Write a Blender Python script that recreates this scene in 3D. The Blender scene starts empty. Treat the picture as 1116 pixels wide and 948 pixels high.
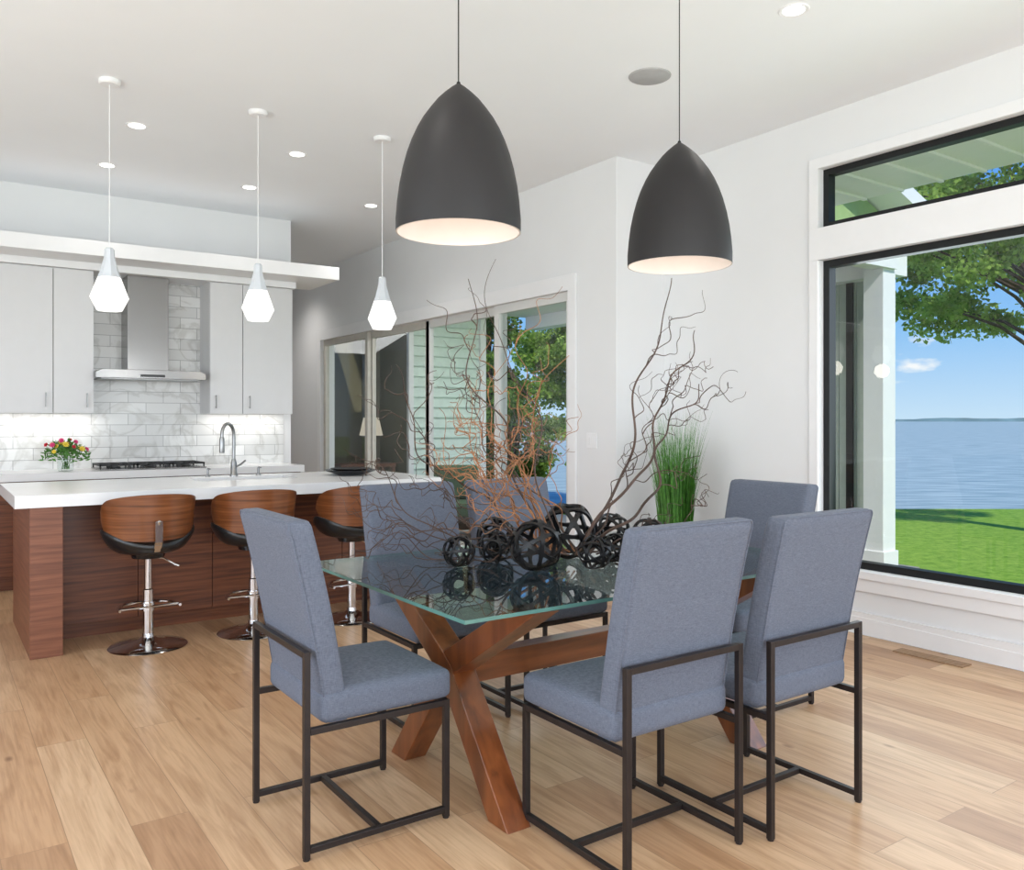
import bpy, bmesh, math, random
from mathutils import Vector, Matrix
random.seed(7)
scene=bpy.context.scene
COL=scene.collection
scene.view_settings.view_transform='Standard'
scene.view_settings.look='None'
scene.view_settings.exposure=0.0

def lin(c):
    c/=255.0
    return c/12.92 if c<=0.04045 else ((c+0.055)/1.055)**2.4
def S(r,g,b): return (lin(r),lin(g),lin(b),1.0)

# ---------------------------------------------------------------- materials
def newmat(name):
    m=bpy.data.materials.new(name); m.use_nodes=True
    nt=m.node_tree; nt.nodes.clear()
    out=nt.nodes.new('ShaderNodeOutputMaterial')
    return m,nt,out
def P(name,col,rough=0.5,metal=0.0,noise=0.06,nscale=12,bump=0.0,bscale=200,spec=0.5,emit=None,estr=0,stretch=None,coat=0,sheen=0):
    m,nt,out=newmat(name)
    b=nt.nodes.new('ShaderNodeBsdfPrincipled')
    b.inputs['Roughness'].default_value=rough; b.inputs['Metallic'].default_value=metal
    b.inputs['Specular IOR Level'].default_value=spec
    b.inputs['Coat Weight'].default_value=coat
    b.inputs['Sheen Weight'].default_value=sheen
    tc=nt.nodes.new('ShaderNodeTexCoord'); mp=nt.nodes.new('ShaderNodeMapping')
    nt.links.new(tc.outputs['Object'],mp.inputs['Vector'])
    if stretch: mp.inputs['Scale'].default_value=stretch
    n=nt.nodes.new('ShaderNodeTexNoise'); n.inputs['Scale'].default_value=nscale; n.inputs['Detail'].default_value=4
    nt.links.new(mp.outputs[0],n.inputs['Vector'])
    r=nt.nodes.new('ShaderNodeValToRGB')
    r.color_ramp.elements[0].position=0.3; r.color_ramp.elements[1].position=0.7
    r.color_ramp.elements[0].color=tuple(max(0,c*(1-noise)) for c in col[:3])+(1,)
    r.color_ramp.elements[1].color=tuple(min(1,c*(1+noise)) for c in col[:3])+(1,)
    nt.links.new(n.outputs['Fac'],r.inputs['Fac']); nt.links.new(r.outputs['Color'],b.inputs['Base Color'])
    if bump>0:
        n2=nt.nodes.new('ShaderNodeTexNoise'); n2.inputs['Scale'].default_value=bscale
        nt.links.new(mp.outputs[0],n2.inputs['Vector'])
        bp=nt.nodes.new('ShaderNodeBump'); bp.inputs['Strength'].default_value=bump; bp.inputs['Distance'].default_value=0.01
        nt.links.new(n2.outputs['Fac'],bp.inputs['Height']); nt.links.new(bp.outputs[0],b.inputs['Normal'])
    if emit:
        b.inputs['Emission Color'].default_value=emit; b.inputs['Emission Strength'].default_value=estr
    nt.links.new(b.outputs[0],out.inputs[0])
    return m
def wood(name,c1,c2,c3,scale,rough=0.4,coat=0.0,dist=0.35):
    m,nt,out=newmat(name)
    b=nt.nodes.new('ShaderNodeBsdfPrincipled'); b.inputs['Roughness'].default_value=rough
    b.inputs['Coat Weight'].default_value=coat; b.inputs['Coat Roughness'].default_value=0.15
    tc=nt.nodes.new('ShaderNodeTexCoord'); mp=nt.nodes.new('ShaderNodeMapping')
    mp.inputs['Scale'].default_value=scale
    nt.links.new(tc.outputs['Object'],mp.inputs['Vector'])
    n=nt.nodes.new('ShaderNodeTexNoise'); n.inputs['Scale'].default_value=1.6; n.inputs['Detail'].default_value=7; n.inputs['Distortion'].default_value=dist
    nt.links.new(mp.outputs[0],n.inputs['Vector'])
    r=nt.nodes.new('ShaderNodeValToRGB'); e=r.color_ramp.elements
    e[0].position=0.28; e[0].color=c1; e[1].position=0.74; e[1].color=c3
    k=e.new(0.5); k.color=c2
    nt.links.new(n.outputs['Fac'],r.inputs['Fac']); nt.links.new(r.outputs[0],b.inputs['Base Color'])
    nt.links.new(b.outputs[0],out.inputs[0])
    return m
def glass(name,tint,f0=0.04,gain=1.0,rough=0.0):
    # thin architectural glass: two-sided Schlick mix of clear transmission and mirror reflection
    m,nt,out=newmat(name); L=nt.links.new
    t=nt.nodes.new('ShaderNodeBsdfTransparent'); t.inputs['Color'].default_value=tint
    g=nt.nodes.new('ShaderNodeBsdfGlossy'); g.inputs['Roughness'].default_value=rough
    ge=nt.nodes.new('ShaderNodeNewGeometry'); d=nt.nodes.new('ShaderNodeVectorMath'); d.operation='DOT_PRODUCT'
    L(ge.outputs['Normal'],d.inputs[0]); L(ge.outputs['Incoming'],d.inputs[1])
    def math_(op,a,bv):
        k=nt.nodes.new('ShaderNodeMath'); k.operation=op; k.use_clamp=(op!='ABSOLUTE' and op!='POWER')
        if isinstance(a,(int,float)): k.inputs[0].default_value=a
        else: L(a,k.inputs[0])
        if bv is not None:
            if isinstance(bv,(int,float)): k.inputs[1].default_value=bv
            else: L(bv,k.inputs[1])
        return k.outputs[0]
    a=math_('ABSOLUTE',d.outputs['Value'],None); b=math_('SUBTRACT',1.0,a); c=math_('POWER',b,5.0)
    e=math_('MULTIPLY',c,(1-f0)*gain); f=math_('ADD',e,f0*gain)
    mx=nt.nodes.new('ShaderNodeMixShader'); L(f,mx.inputs[0]); L(t.outputs[0],mx.inputs[1]); L(g.outputs[0],mx.inputs[2]); L(mx.outputs[0],out.inputs[0])
    return m
def emis(name,col,s):
    m,nt,out=newmat(name); e=nt.nodes.new('ShaderNodeEmission'); e.inputs[0].default_value=col; e.inputs[1].default_value=s
    nt.links.new(e.outputs[0],out.inputs[0]); return m

M={}
M['wall']=P('wall_paint',(0.77,0.775,0.785,1),0.7,noise=0.01,nscale=3)
M['ceil']=P('ceiling_paint',(0.85,0.87,0.895,1),0.8,noise=0.01,nscale=2)
M['trim']=P('trim_white',(0.82,0.82,0.83,1),0.4,noise=0.01)
M['cab']=P('cabinet_white',(0.66,0.66,0.67,1),0.4,noise=0.01)
M['cabgap']=P('cabinet_gap',(0.2,0.2,0.2,1),0.6)
M['quartz']=P('white_quartz',(0.78,0.78,0.785,1),0.2,noise=0.02,nscale=6)
M['steel']=P('brushed_steel',(0.24,0.235,0.23,1),0.24,metal=1,noise=0.04,nscale=2)
M['chrome']=P('chrome',(0.70,0.70,0.71,1),0.1,metal=1,noise=0.01)
M['nickel']=P('brushed_nickel',(0.30,0.30,0.30,1),0.28,metal=1)
M['blackfr']=P('black_frame',(0.010,0.011,0.012,1),0.4,spec=0.3)
M['metal']=P('bronze_black_metal',S(38,31,29),0.42,metal=0.3,noise=0.15,nscale=20)
M['blk']=P('gloss_black',(0.008,0.008,0.009,1),0.22,noise=0.2)
M['orb']=P('orb_black',(0.006,0.006,0.007,1),0.36,noise=0.2,nscale=40,spec=0.35)
M['iron']=P('cast_iron',(0.015,0.015,0.016,1),0.5)
M['leather']=P('black_leather',(0.012,0.013,0.014,1),0.3,bump=0.15,bscale=60)
M['domeout']=P('charcoal_metal',S(34,32,33),0.52,noise=0.06,spec=0.42)
M['domein']=P('dome_inside_white',(0.80,0.75,0.71,1),0.5,noise=0.02)
M['pwhite']=P('pendant_white',(0.60,0.63,0.67,1),0.25,noise=0.01)
M['pglow']=emis('pendant_glass_glow',(1.0,0.98,0.95,1),1.4)
M['dl']=emis('downlight_glow',(1,0.99,0.96,1),6.0)
M['grille']=P('speaker_grille',S(172,172,173),0.8,bump=0.3,bscale=400)
M['walnut']=wood('walnut_panel',S(68,33,17),S(103,56,31),S(127,75,45),(1.4,34,34),0.4)
M['walnutv']=wood('walnut_end_panel',S(98,56,38),S(122,74,51),S(140,90,64),(1.6,1.6,36),0.42)
M['walnutstool']=wood('walnut_bent_ply',S(74,40,19),S(112,64,34),S(138,86,52),(1.4,1.4,40),0.28,coat=0.4,dist=0.3)
M['edge']=P('dark_ply_edge',S(44,26,16),0.4)
M['tablewood']=wood('table_base_wood',S(78,38,16),S(110,58,27),S(130,73,37),(14,10,1.2),0.3,coat=0.4)
M['tablebeam']=wood('table_beam_wood',S(88,44,18),S(122,66,31),S(142,82,43),(1.2,16,16),0.3,coat=0.4)
M['glass']=glass('window_glass',(0.96,0.98,0.97,1),0.045,1.3)
M['tglass']=glass('table_glass',(0.72,0.82,0.81,1),0.045,1.4)
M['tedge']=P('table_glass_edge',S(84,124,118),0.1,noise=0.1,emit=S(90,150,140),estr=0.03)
M['vglass']=glass('vase_glass',(0.9,0.93,0.92,1),0.05,1.2)
M['green']=P('leaf_green',S(70,122,44),0.6,noise=0.4)
M['grassbl']=P('reed_blades',S(72,126,44),0.5,noise=0.5,nscale=30)
M['pot']=P('planter_grey',S(60,60,62),0.5)
M['willow']=P('willow_bark',S(74,54,43),0.6,noise=0.4,nscale=8)
M['willowl']=P('willow_bark_light',S(150,102,66),0.6,noise=0.3,nscale=8)
M['bark']=P('tree_bark',S(60,48,38),0.9,noise=0.4)
M['siding']=P('mint_siding',S(214,228,220),0.6)
M['reflpanel']=P('grey_green_panel',S(168,178,170),0.4)
M['porchgreen']=P('porch_green',S(150,176,120),0.7)
M['deck']=P('deck_stone',S(150,148,140),0.8)
M['reflback']=P('dark_olive_wall',S(92,88,66),0.8)  # dark backing for the reflection modelled behind the patio doors
M['lampsh']=emis('lamp_shade_glow',(1.0,0.88,0.70,1),0.55)
M['red']=P('petal_red',S(206,50,70),0.5); M['yel']=P('petal_yellow',S(238,214,84),0.5)
M['pink']=P('petal_pink',S(228,84,140),0.5)
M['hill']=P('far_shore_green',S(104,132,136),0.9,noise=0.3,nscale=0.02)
M['vent']=P('vent_brown',S(150,120,92),0.6)
M['cushion']=P('outdoor_green_cushion',S(54,80,54),0.85)
M['doorfr']=P('door_frame_white',S(214,214,212),0.4,noise=0.01); M['taupe']=P('door_frame_taupe',S(192,187,178),0.4)

def fabric():
    m,nt,out=newmat('blue_grey_linen')
    b=nt.nodes.new('ShaderNodeBsdfPrincipled'); b.inputs['Roughness'].default_value=0.9; b.inputs['Specular IOR Level'].default_value=0.15
    b.inputs['Sheen Weight'].default_value=0.06
    tc=nt.nodes.new('ShaderNodeTexCoord')
    ns=[]
    for sc in ((800,800,60),(70,70,860)):
        mp=nt.nodes.new('ShaderNodeMapping'); mp.inputs['Scale'].default_value=sc
        nt.links.new(tc.outputs['Object'],mp.inputs[0])
        n=nt.nodes.new('ShaderNodeTexNoise'); n.inputs['Scale'].default_value=1.0; n.inputs['Detail'].default_value=1
        nt.links.new(mp.outputs[0],n.inputs['Vector']); ns.append(n)
    a=nt.nodes.new('ShaderNodeMath'); a.operation='ADD'
    nt.links.new(ns[0].outputs['Fac'],a.inputs[0]); nt.links.new(ns[1].outputs['Fac'],a.inputs[1])
    h=nt.nodes.new('ShaderNodeMath'); h.operation='MULTIPLY'; h.inputs[1].default_value=0.5; nt.links.new(a.outputs[0],h.inputs[0])
    r=nt.nodes.new('ShaderNodeValToRGB'); e=r.color_ramp.elements
    e[0].position=0.33; e[0].color=S(82,87,99); e[1].position=0.67; e[1].color=S(110,116,130)
    nt.links.new(h.outputs[0],r.inputs['Fac']); nt.links.new(r.outputs[0],b.inputs['Base Color'])
    bp=nt.nodes.new('ShaderNodeBump'); bp.inputs['Strength'].default_value=0.12; bp.inputs['Distance'].default_value=0.002
    nt.links.new(h.outputs[0],bp.inputs['Height']); nt.links.new(bp.outputs[0],b.inputs['Normal'])
    nt.links.new(b.outputs[0],out.inputs[0]); return m
M['fabric']=fabric()

def floormat():
    m,nt,out=newmat('oak_planks')
    L=nt.links.new
    b=nt.nodes.new('ShaderNodeBsdfPrincipled'); b.inputs['Roughness'].default_value=0.36; b.inputs['Specular IOR Level'].default_value=0.42
    tc=nt.nodes.new('ShaderNodeTexCoord'); sp=nt.nodes.new('ShaderNodeSeparateXYZ'); cb=nt.nodes.new('ShaderNodeCombineXYZ')
    L(tc.outputs['Object'],sp.inputs[0]); L(sp.outputs['Y'],cb.inputs['X']); L(sp.outputs['X'],cb.inputs['Y'])
    br=nt.nodes.new('ShaderNodeTexBrick'); L(cb.outputs[0],br.inputs['Vector'])
    br.offset=0.37; br.inputs['Scale'].default_value=1.0; br.inputs['Brick Width'].default_value=1.5; br.inputs['Row Height'].default_value=0.185
    br.inputs['Mortar Size'].default_value=0.0014; br.inputs['Mortar Smooth'].default_value=0.3; br.inputs['Bias'].default_value=0.0
    br.inputs['Color1'].default_value=(0,0,0,1); br.inputs['Color2'].default_value=(1,1,1,1); br.inputs['Mortar'].default_value=(0.5,0.5,0.5,1)
    ramp=nt.nodes.new('ShaderNodeValToRGB'); e=ramp.color_ramp.elements
    e[0].position=0.0; e[0].color=S(164,126,94); e[1].position=1.0; e[1].color=S(210,178,144)
    k=e.new(0.2); k.color=S(188,149,113); k=e.new(0.7); k.color=S(200,164,128)
    L(br.outputs['Color'],ramp.inputs['Fac'])
    sc=nt.nodes.new('ShaderNodeVectorMath'); sc.operation='SCALE'; sc.inputs['Scale'].default_value=37.0
    L(br.outputs['Color'],sc.inputs[0])
    def grain(scale,nsc,det,dist):
        mp=nt.nodes.new('ShaderNodeMapping'); mp.inputs['Scale'].default_value=scale; L(tc.outputs['Object'],mp.inputs[0])
        addv=nt.nodes.new('ShaderNodeVectorMath'); addv.operation='ADD'; L(mp.outputs[0],addv.inputs[0]); L(sc.outputs[0],addv.inputs[1])
        n=nt.nodes.new('ShaderNodeTexNoise'); n.inputs['Scale'].default_value=nsc; n.inputs['Detail'].default_value=det; n.inputs['Distortion'].default_value=dist
        L(addv.outputs[0],n.inputs['Vector']); return n
    n=grain((10,1.0,1),1.6,9,1.4)
    gr=nt.nodes.new('ShaderNodeValToRGB'); e=gr.color_ramp.elements
    e[0].position=0.32; e[0].color=(0.66,0.57,0.49,1); e[1].position=0.56; e[1].color=(1.04,1.04,1.04,1)
    L(n.outputs['Fac'],gr.inputs['Fac'])
    mx=nt.nodes.new('ShaderNodeMixRGB'); mx.blend_type='MULTIPLY'; mx.inputs[0].default_value=0.62
    L(ramp.outputs[0],mx.inputs[1]); L(gr.outputs[0],mx.inputs[2])
    nf=grain((100,4,1),1.0,3,0.2)
    gf=nt.nodes.new('ShaderNodeValToRGB'); e=gf.color_ramp.elements
    e[0].position=0.35; e[0].color=(0.80,0.75,0.70,1); e[1].position=0.56; e[1].color=(1,1,1,1); L(nf.outputs['Fac'],gf.inputs['Fac'])
    mxf=nt.nodes.new('ShaderNodeMixRGB'); mxf.blend_type='MULTIPLY'; mxf.inputs[0].default_value=0.6
    L(mx.outputs[0],mxf.inputs[1]); L(gf.outputs[0],mxf.inputs[2])
    mk=nt.nodes.new('ShaderNodeMapping'); mk.inputs['Scale'].default_value=(5,2.4,1); L(tc.outputs['Object'],mk.inputs[0])
    vo=nt.nodes.new('ShaderNodeTexVoronoi'); vo.inputs['Scale'].default_value=1.0; L(mk.outputs[0],vo.inputs['Vector'])
    kr=nt.nodes.new('ShaderNodeValToRGB'); e=kr.color_ramp.elements
    e[0].position=0.025; e[0].color=(0.30,0.20,0.14,1); e[1].position=0.09; e[1].color=(1,1,1,1)
    L(vo.outputs['Distance'],kr.inputs['Fac'])
    mx3=nt.nodes.new('ShaderNodeMixRGB'); mx3.blend_type='MULTIPLY'; mx3.inputs[0].default_value=0.7
    L(mxf.outputs[0],mx3.inputs[1]); L(kr.outputs[0],mx3.inputs[2])
    mx2=nt.nodes.new('ShaderNodeMixRGB'); mx2.inputs[2].default_value=S(112,84,60)
    mm=nt.nodes.new('ShaderNodeMath'); mm.operation='MULTIPLY'; mm.inputs[1].default_value=0.6
    L(br.outputs['Fac'],mm.inputs[0]); L(mm.outputs[0],mx2.inputs[0]); L(mx3.outputs[0],mx2.inputs[1])
    L(mx2.outputs[0],b.inputs['Base Color'])
    L(b.outputs[0],out.inputs[0]); return m
M['floor']=floormat()
def tilemat():
    m,nt,out=newmat('marble_subway_tile'); L=nt.links.new
    b=nt.nodes.new('ShaderNodeBsdfPrincipled'); b.inputs['Roughness'].default_value=0.2
    tc=nt.nodes.new('ShaderNodeTexCoord'); sp=nt.nodes.new('ShaderNodeSeparateXYZ'); cb=nt.nodes.new('ShaderNodeCombineXYZ')
    L(tc.outputs['Object'],sp.inputs[0]); L(sp.outputs['X'],cb.inputs['X']); L(sp.outputs['Z'],cb.inputs['Y'])
    br=nt.nodes.new('ShaderNodeTexBrick'); L(cb.outputs[0],br.inputs['Vector'])
    br.inputs['Scale'].default_value=1.0; br.inputs['Brick Width'].default_value=0.30; br.inputs['Row Height'].default_value=0.10
    br.inputs['Mortar Size'].default_value=0.0025
    br.inputs['Color1'].default_value=S(210,210,209); br.inputs['Color2'].default_value=S(234,234,233); br.inputs['Mortar'].default_value=S(165,165,165)
    n=nt.nodes.new('ShaderNodeTexNoise'); n.inputs['Scale'].default_value=2.6; n.inputs['Detail'].default_value=9; n.inputs['Distortion'].default_value=1.4
    L(tc.outputs['Object'],n.inputs['Vector'])
    r=nt.nodes.new('ShaderNodeValToRGB'); e=r.color_ramp.elements
    e[0].position=0.44; e[0].color=(1,1,1,1); e[1].position=0.56; e[1].color=(1,1,1,1); k=e.new(0.5); k.color=(0.74,0.73,0.71,1)
    L(n.outputs['Fac'],r.inputs['Fac'])
    mx=nt.nodes.new('ShaderNodeMixRGB'); mx.blend_type='MULTIPLY'; mx.inputs[0].default_value=0.75
    L(br.outputs['Color'],mx.inputs[1]); L(r.outputs[0],mx.inputs[2]); L(mx.outputs[0],b.inputs['Base Color'])
    L(b.outputs[0],out.inputs[0]); return m
M['tile']=tilemat()
def lawnmat():
    m,nt,out=newmat('lawn_grass'); L=nt.links.new
    b=nt.nodes.new('ShaderNodeBsdfPrincipled'); b.inputs['Roughness'].default_value=0.9; b.inputs['Specular IOR Level'].default_value=0.1
    tc=nt.nodes.new('ShaderNodeTexCoord')
    n=nt.nodes.new('ShaderNodeTexNoise'); n.inputs['Scale'].default_value=7; n.inputs['Detail'].default_value=12; n.inputs['Roughness'].default_value=0.8; L(tc.outputs['Object'],n.inputs['Vector'])
    r=nt.nodes.new('ShaderNodeValToRGB'); e=r.color_ramp.elements
    e[0].position=0.36; e[0].color=S(98,146,42); e[1].position=0.64; e[1].color=S(166,198,82)
    L(n.outputs['Fac'],r.inputs['Fac']); L(r.outputs[0],b.inputs['Base Color']); L(b.outputs[0],out.inputs[0]); return m
M['lawn']=lawnmat()
def watermat():
    m,nt,out=newmat('lake_water'); L=nt.links.new
    b=nt.nodes.new('ShaderNodeBsdfPrincipled'); b.inputs['Roughness'].default_value=0.8; b.inputs['Specular IOR Level'].default_value=0.05
    tc=nt.nodes.new('ShaderNodeTexCoord'); mp=nt.nodes.new('ShaderNodeMapping')
    mp.inputs['Scale'].default_value=(0.5,2.6,1); L(tc.outputs['Object'],mp.inputs[0])
    n=nt.nodes.new('ShaderNodeTexNoise'); n.inputs['Scale'].default_value=1.0; n.inputs['Detail'].default_value=6; L(mp.outputs[0],n.inputs['Vector'])
    r=nt.nodes.new('ShaderNodeValToRGB'); e=r.color_ramp.elements
    e[0].position=0.35; e[0].color=S(146,170,170); e[1].position=0.66; e[1].color=S(194,210,204)
    L(n.outputs['Fac'],r.inputs['Fac']); L(r.outputs[0],b.inputs['Base Color'])
    L(b.outputs[0],out.inputs[0]); return m
M['water']=watermat()
def leafmat(name,a,c):
    m,nt,out=newmat(name); L=nt.links.new
    tc=nt.nodes.new('ShaderNodeTexCoord'); n=nt.nodes.new('ShaderNodeTexNoise'); n.inputs['Scale'].default_value=3.5; n.inputs['Detail'].default_value=5
    L(tc.outputs['Object'],n.inputs['Vector'])
    r=nt.nodes.new('ShaderNodeValToRGB'); e=r.color_ramp.elements
    e[0].position=0.35; e[0].color=a; e[1].position=0.65; e[1].color=c
    L(n.outputs['Fac'],r.inputs['Fac'])
    d=nt.nodes.new('ShaderNodeBsdfDiffuse'); t=nt.nodes.new('ShaderNodeBsdfTranslucent'); mx=nt.nodes.new('ShaderNodeMixShader'); mx.inputs[0].default_value=0.5
    L(r.outputs[0],d.inputs[0]); L(r.outputs[0],t.inputs[0]); L(d.outputs[0],mx.inputs[1]); L(t.outputs[0],mx.inputs[2]); L(mx.outputs[0],out.inputs[0]); return m
M['leaf']=leafmat('maple_leaves',S(96,134,46),S(192,216,106))
M['leafd']=leafmat('dark_leaves',S(60,92,42),S(142,172,82))

# ---------------------------------------------------------------- mesh builder
class MB:
    def __init__(s): s.v=[];s.f=[];s.m=[]
    def add(s,vs,fs,m=0):
        o=len(s.v); s.v+= [tuple(v) for v in vs]
        for f in fs: s.f.append(tuple(i+o for i in f)); s.m.append(m)
        return s
    def box(s,x0,x1,y0,y1,z0,z1,m=0):
        return s.add([(x0,y0,z0),(x1,y0,z0),(x1,y1,z0),(x0,y1,z0),(x0,y0,z1),(x1,y0,z1),(x1,y1,z1),(x0,y1,z1)],
          [(0,3,2,1),(4,5,6,7),(0,1,5,4),(1,2,6,5),(2,3,7,6),(3,0,4,7)],m)
    def lathe(s,prof,n=32,c=(0,0,0),m=0):
        vs=[];fs=[]
        for r,z in prof:
            for i in range(n):
                a=2*math.pi*i/n; vs.append((c[0]+r*math.cos(a),c[1]+r*math.sin(a),c[2]+z))
        for j in range(len(prof)-1):
            for i in range(n):
                k=(i+1)%n; fs.append((j*n+i,j*n+k,(j+1)*n+k,(j+1)*n+i))
        return s.add(vs,fs,m)
    def tube(s,pts,rad,n=8,m=0,close=False):
        pts=[Vector(p) for p in pts]; N=len(pts)
        if not isinstance(rad,(list,tuple)): rad=[rad]*N
        vs=[];fs=[]; up=None
        for i,p in enumerate(pts):
            if close: t=(pts[(i+1)%N]-pts[i-1])
            else: t=(pts[min(i+1,N-1)]-pts[max(i-1,0)])
            if t.length<1e-9: t=Vector((0,0,1))
            t.normalize()
            if up is None:
                up=Vector((0,0,1)) if abs(t.z)<0.9 else Vector((1,0,0))
            x=up-t*up.dot(t)
            if x.length<1e-6: x=t.orthogonal()
            x.normalize(); y=t.cross(x); up=x
            for k in range(n):
                a=2*math.pi*(k+0.5)/n; vs.append(p+(x*math.cos(a)+y*math.sin(a))*rad[i])
        for i in range(N if close else N-1):
            j=(i+1)%N
            for k in range(n):
                l=(k+1)%n; fs.append((i*n+k,i*n+l,j*n+l,j*n+k))
        if not close:
            fs.append(tuple(range(n))[::-1]); fs.append(tuple((N-1)*n+k for k in range(n)))
        return s.add(vs,fs,m)
    def prism(s,poly,axis,a,b,m=0):
        def mk(u,v,w): return {'X':(w,u,v),'Y':(u,w,v),'Z':(u,v,w)}[axis]
        n=len(poly); vs=[mk(u,v,a) for u,v in poly]+[mk(u,v,b) for u,v in poly]
        fs=[tuple(range(n))[::-1],tuple(range(n,2*n))]+[(i,(i+1)%n,n+(i+1)%n,n+i) for i in range(n)]
        return s.add(vs,fs,m)
    def done(s,name,mats,parent=None,smooth=False,bevel=0,seg=2,sub=0,loc=None,weld=True):
        me=bpy.data.meshes.new(name); me.from_pydata(s.v,[],s.f)
        if not isinstance(mats,(list,tuple)): mats=[mats]
        for mt in mats: me.materials.append(M[mt] if isinstance(mt,str) else mt)
        me.polygons.foreach_set('material_index',s.m)
        bm=bmesh.new(); bm.from_mesh(me)
        if weld: bmesh.ops.remove_doubles(bm,verts=bm.verts,dist=1e-5); bmesh.ops.recalc_face_normals(bm,faces=bm.faces)
        if smooth:
            for f in bm.faces: f.smooth=True
            for e in bm.edges:
                if len(e.link_faces)==2 and e.calc_face_angle(0)>math.radians(38): e.smooth=False
        bm.to_mesh(me); bm.free()
        ob=bpy.data.objects.new(name,me); COL.objects.link(ob)
        if parent: ob.parent=parent
        if loc: ob.location=loc
        if bevel>0:
            md=ob.modifiers.new('bevel','BEVEL'); md.width=bevel; md.segments=seg; md.limit_method='ANGLE'
        if sub>0:
            md=ob.modifiers.new('sub','SUBSURF'); md.levels=sub; md.render_levels=sub
        return ob
def root(name,loc,label,cat,group=None,rot=0):
    e=bpy.data.objects.new(name,None); e.empty_display_size=0.1; COL.objects.link(e)
    e.location=loc; e.rotation_euler=(0,0,rot); tag(e,label,cat,group); return e
def tag(o,label,cat,group=None,kind=None):
    o['label']=label; o['category']=cat
    if group: o['group']=group
    if kind: o['kind']=kind
    return o
def struct(o,label=None):
    o['kind']='structure'; o['label']=label or 'plain white painted surface of the room'; o['category']='wall' if o.name.startswith('wall') else o.name.split('_')[0]; return o
def copy_thing(r,loc,rot=0,label=None):
    c=r.copy(); COL.objects.link(c); c.location=loc; c.rotation_euler=(0,0,rot)
    if label: c['label']=label
    for ch in r.children:
        k=ch.copy(); k.parent=c; COL.objects.link(k)
        for g in ch.children:
            q=g.copy(); q.parent=k; COL.objects.link(q)
    return c
def grid_wall(mb,axis,a0,a1,u0,u1,z0,z1,holes,m=0):
    us=sorted({u0,u1,*[h[0] for h in holes],*[h[1] for h in holes]}); zs=sorted({z0,z1,*[h[2] for h in holes],*[h[3] for h in holes]})
    for i in range(len(us)-1):
        for j in range(len(zs)-1):
            cu=(us[i]+us[i+1])/2; cz=(zs[j]+zs[j+1])/2
            if any(h[0]<cu<h[1] and h[2]<cz<h[3] for h in holes): continue
            if axis=='X': mb.box(a0,a1,us[i],us[i+1],zs[j],zs[j+1],m)
            elif axis=='Y': mb.box(us[i],us[i+1],a0,a1,zs[j],zs[j+1],m)
            else: mb.box(us[i],us[i+1],zs[j],zs[j+1],a0,a1,m)
    return mb

# ---------------------------------------------------------------- room shell
H=3.35
XW=4.82; XS=4.31; YJ=4.81
WY0,WY1=0.4,3.39
struct(MB().box(-3.0,XW+.15,-2.8,YJ+.15,-.1,0).box(-3.0,XS+.15,YJ+.15,13,-.1,0).done('floor','floor'),'wide oak plank floor with knots, matt finish')
struct(MB().box(-3.15,XW+.15,-2.95,13.1,H,H+.15).done('ceiling','ceil'),'smooth white painted ceiling')
struct(grid_wall(MB(),'X',XW,XW+.15,-2.8,YJ+.15,0,H,[(WY0,WY1,.40,2.39),(WY0,WY1,2.60,2.99)]).done('wall_window','wall'),'white wall with tall lake window')
struct(grid_wall(MB(),'X',XS,XS+.15,YJ+.15,13,0,H,[(5.38,10.63,0.0,2.40)]).box(XS,XW,YJ,YJ+.15,0,H).done('wall_patio','wall'),'white wall with sliding glass doors')
struct(grid_wall(MB(),'Y',8.25,8.40,-3,3.02,0,H,[]).done('wall_kitchen','wall'),'white kitchen wall')
struct(MB().box(2.87,3.02,8.40,13,0,H).done('wall_hall','wall'))
struct(MB().box(2.87,XS+.15,13,13.1,0,H).done('wall_hall_end','wall'))
struct(grid_wall(MB(),'X',-3.15,-3,-2.8,8.4,0,H,[(-1.5,5.0,.4,2.8)]).done('wall_west','wall'))  # unseen window opening added to let light in from the west
struct(grid_wall(MB(),'Y',-2.95,-2.8,-3,XW+.15,0,H,[(-2.2,4.0,.3,2.9)]).done('wall_south','wall'))  # opening behind the camera, put in to light the room
struct(MB().box(-3,3.22,7.5,8.25,2.67,2.79).box(-3,2.93,7.86,8.25,2.61,2.67).done('trim_1','trim',bevel=.003),'white dropped soffit shelf above the kitchen cabinets')
struct(MB().box(XW-.018,XW,-2.8,YJ,0,.14).box(XS,XW-.018,YJ-.018,YJ,0,.14).done('baseboard_window','trim',bevel=.004),'white baseboard')
struct(MB().box(XS-.018,XS,YJ,5.27,0,.14).box(XS-.018,XS,10.74,13,0,.14).done('baseboard_patio','trim',bevel=.004),'white baseboard')
mb=MB()
for z0,z1 in ((.40,2.39),(2.60,2.99)):
    mb.box(XW-.02,XW,WY1,WY1+.07,z0-.0,z1); mb.box(XW-.02,XW,WY0-.07,WY0,z0,z1)
mb.box(XW-.02,XW,WY0-.07,WY1+.07,2.99,3.06).box(XW-.02,XW,WY0-.07,WY1+.07,2.39,2.60)
mb.box(XW-.035,XW,WY0-.09,WY1+.09,.35,.40).box(XW-.02,XW,WY0-.07,WY1+.07,.27,.35)
struct(mb.done('trim_2','trim',bevel=.004),'white window casing and sill')
mb=MB().box(XS-.02,XS,5.28,5.38,0,2.40).box(XS-.02,XS,10.63,10.73,0,2.40).box(XS-.02,XS,5.28,10.73,2.40,2.53)
struct(mb.done('trim_3','trim',bevel=.004),'white casing around the sliding doors')
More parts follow.
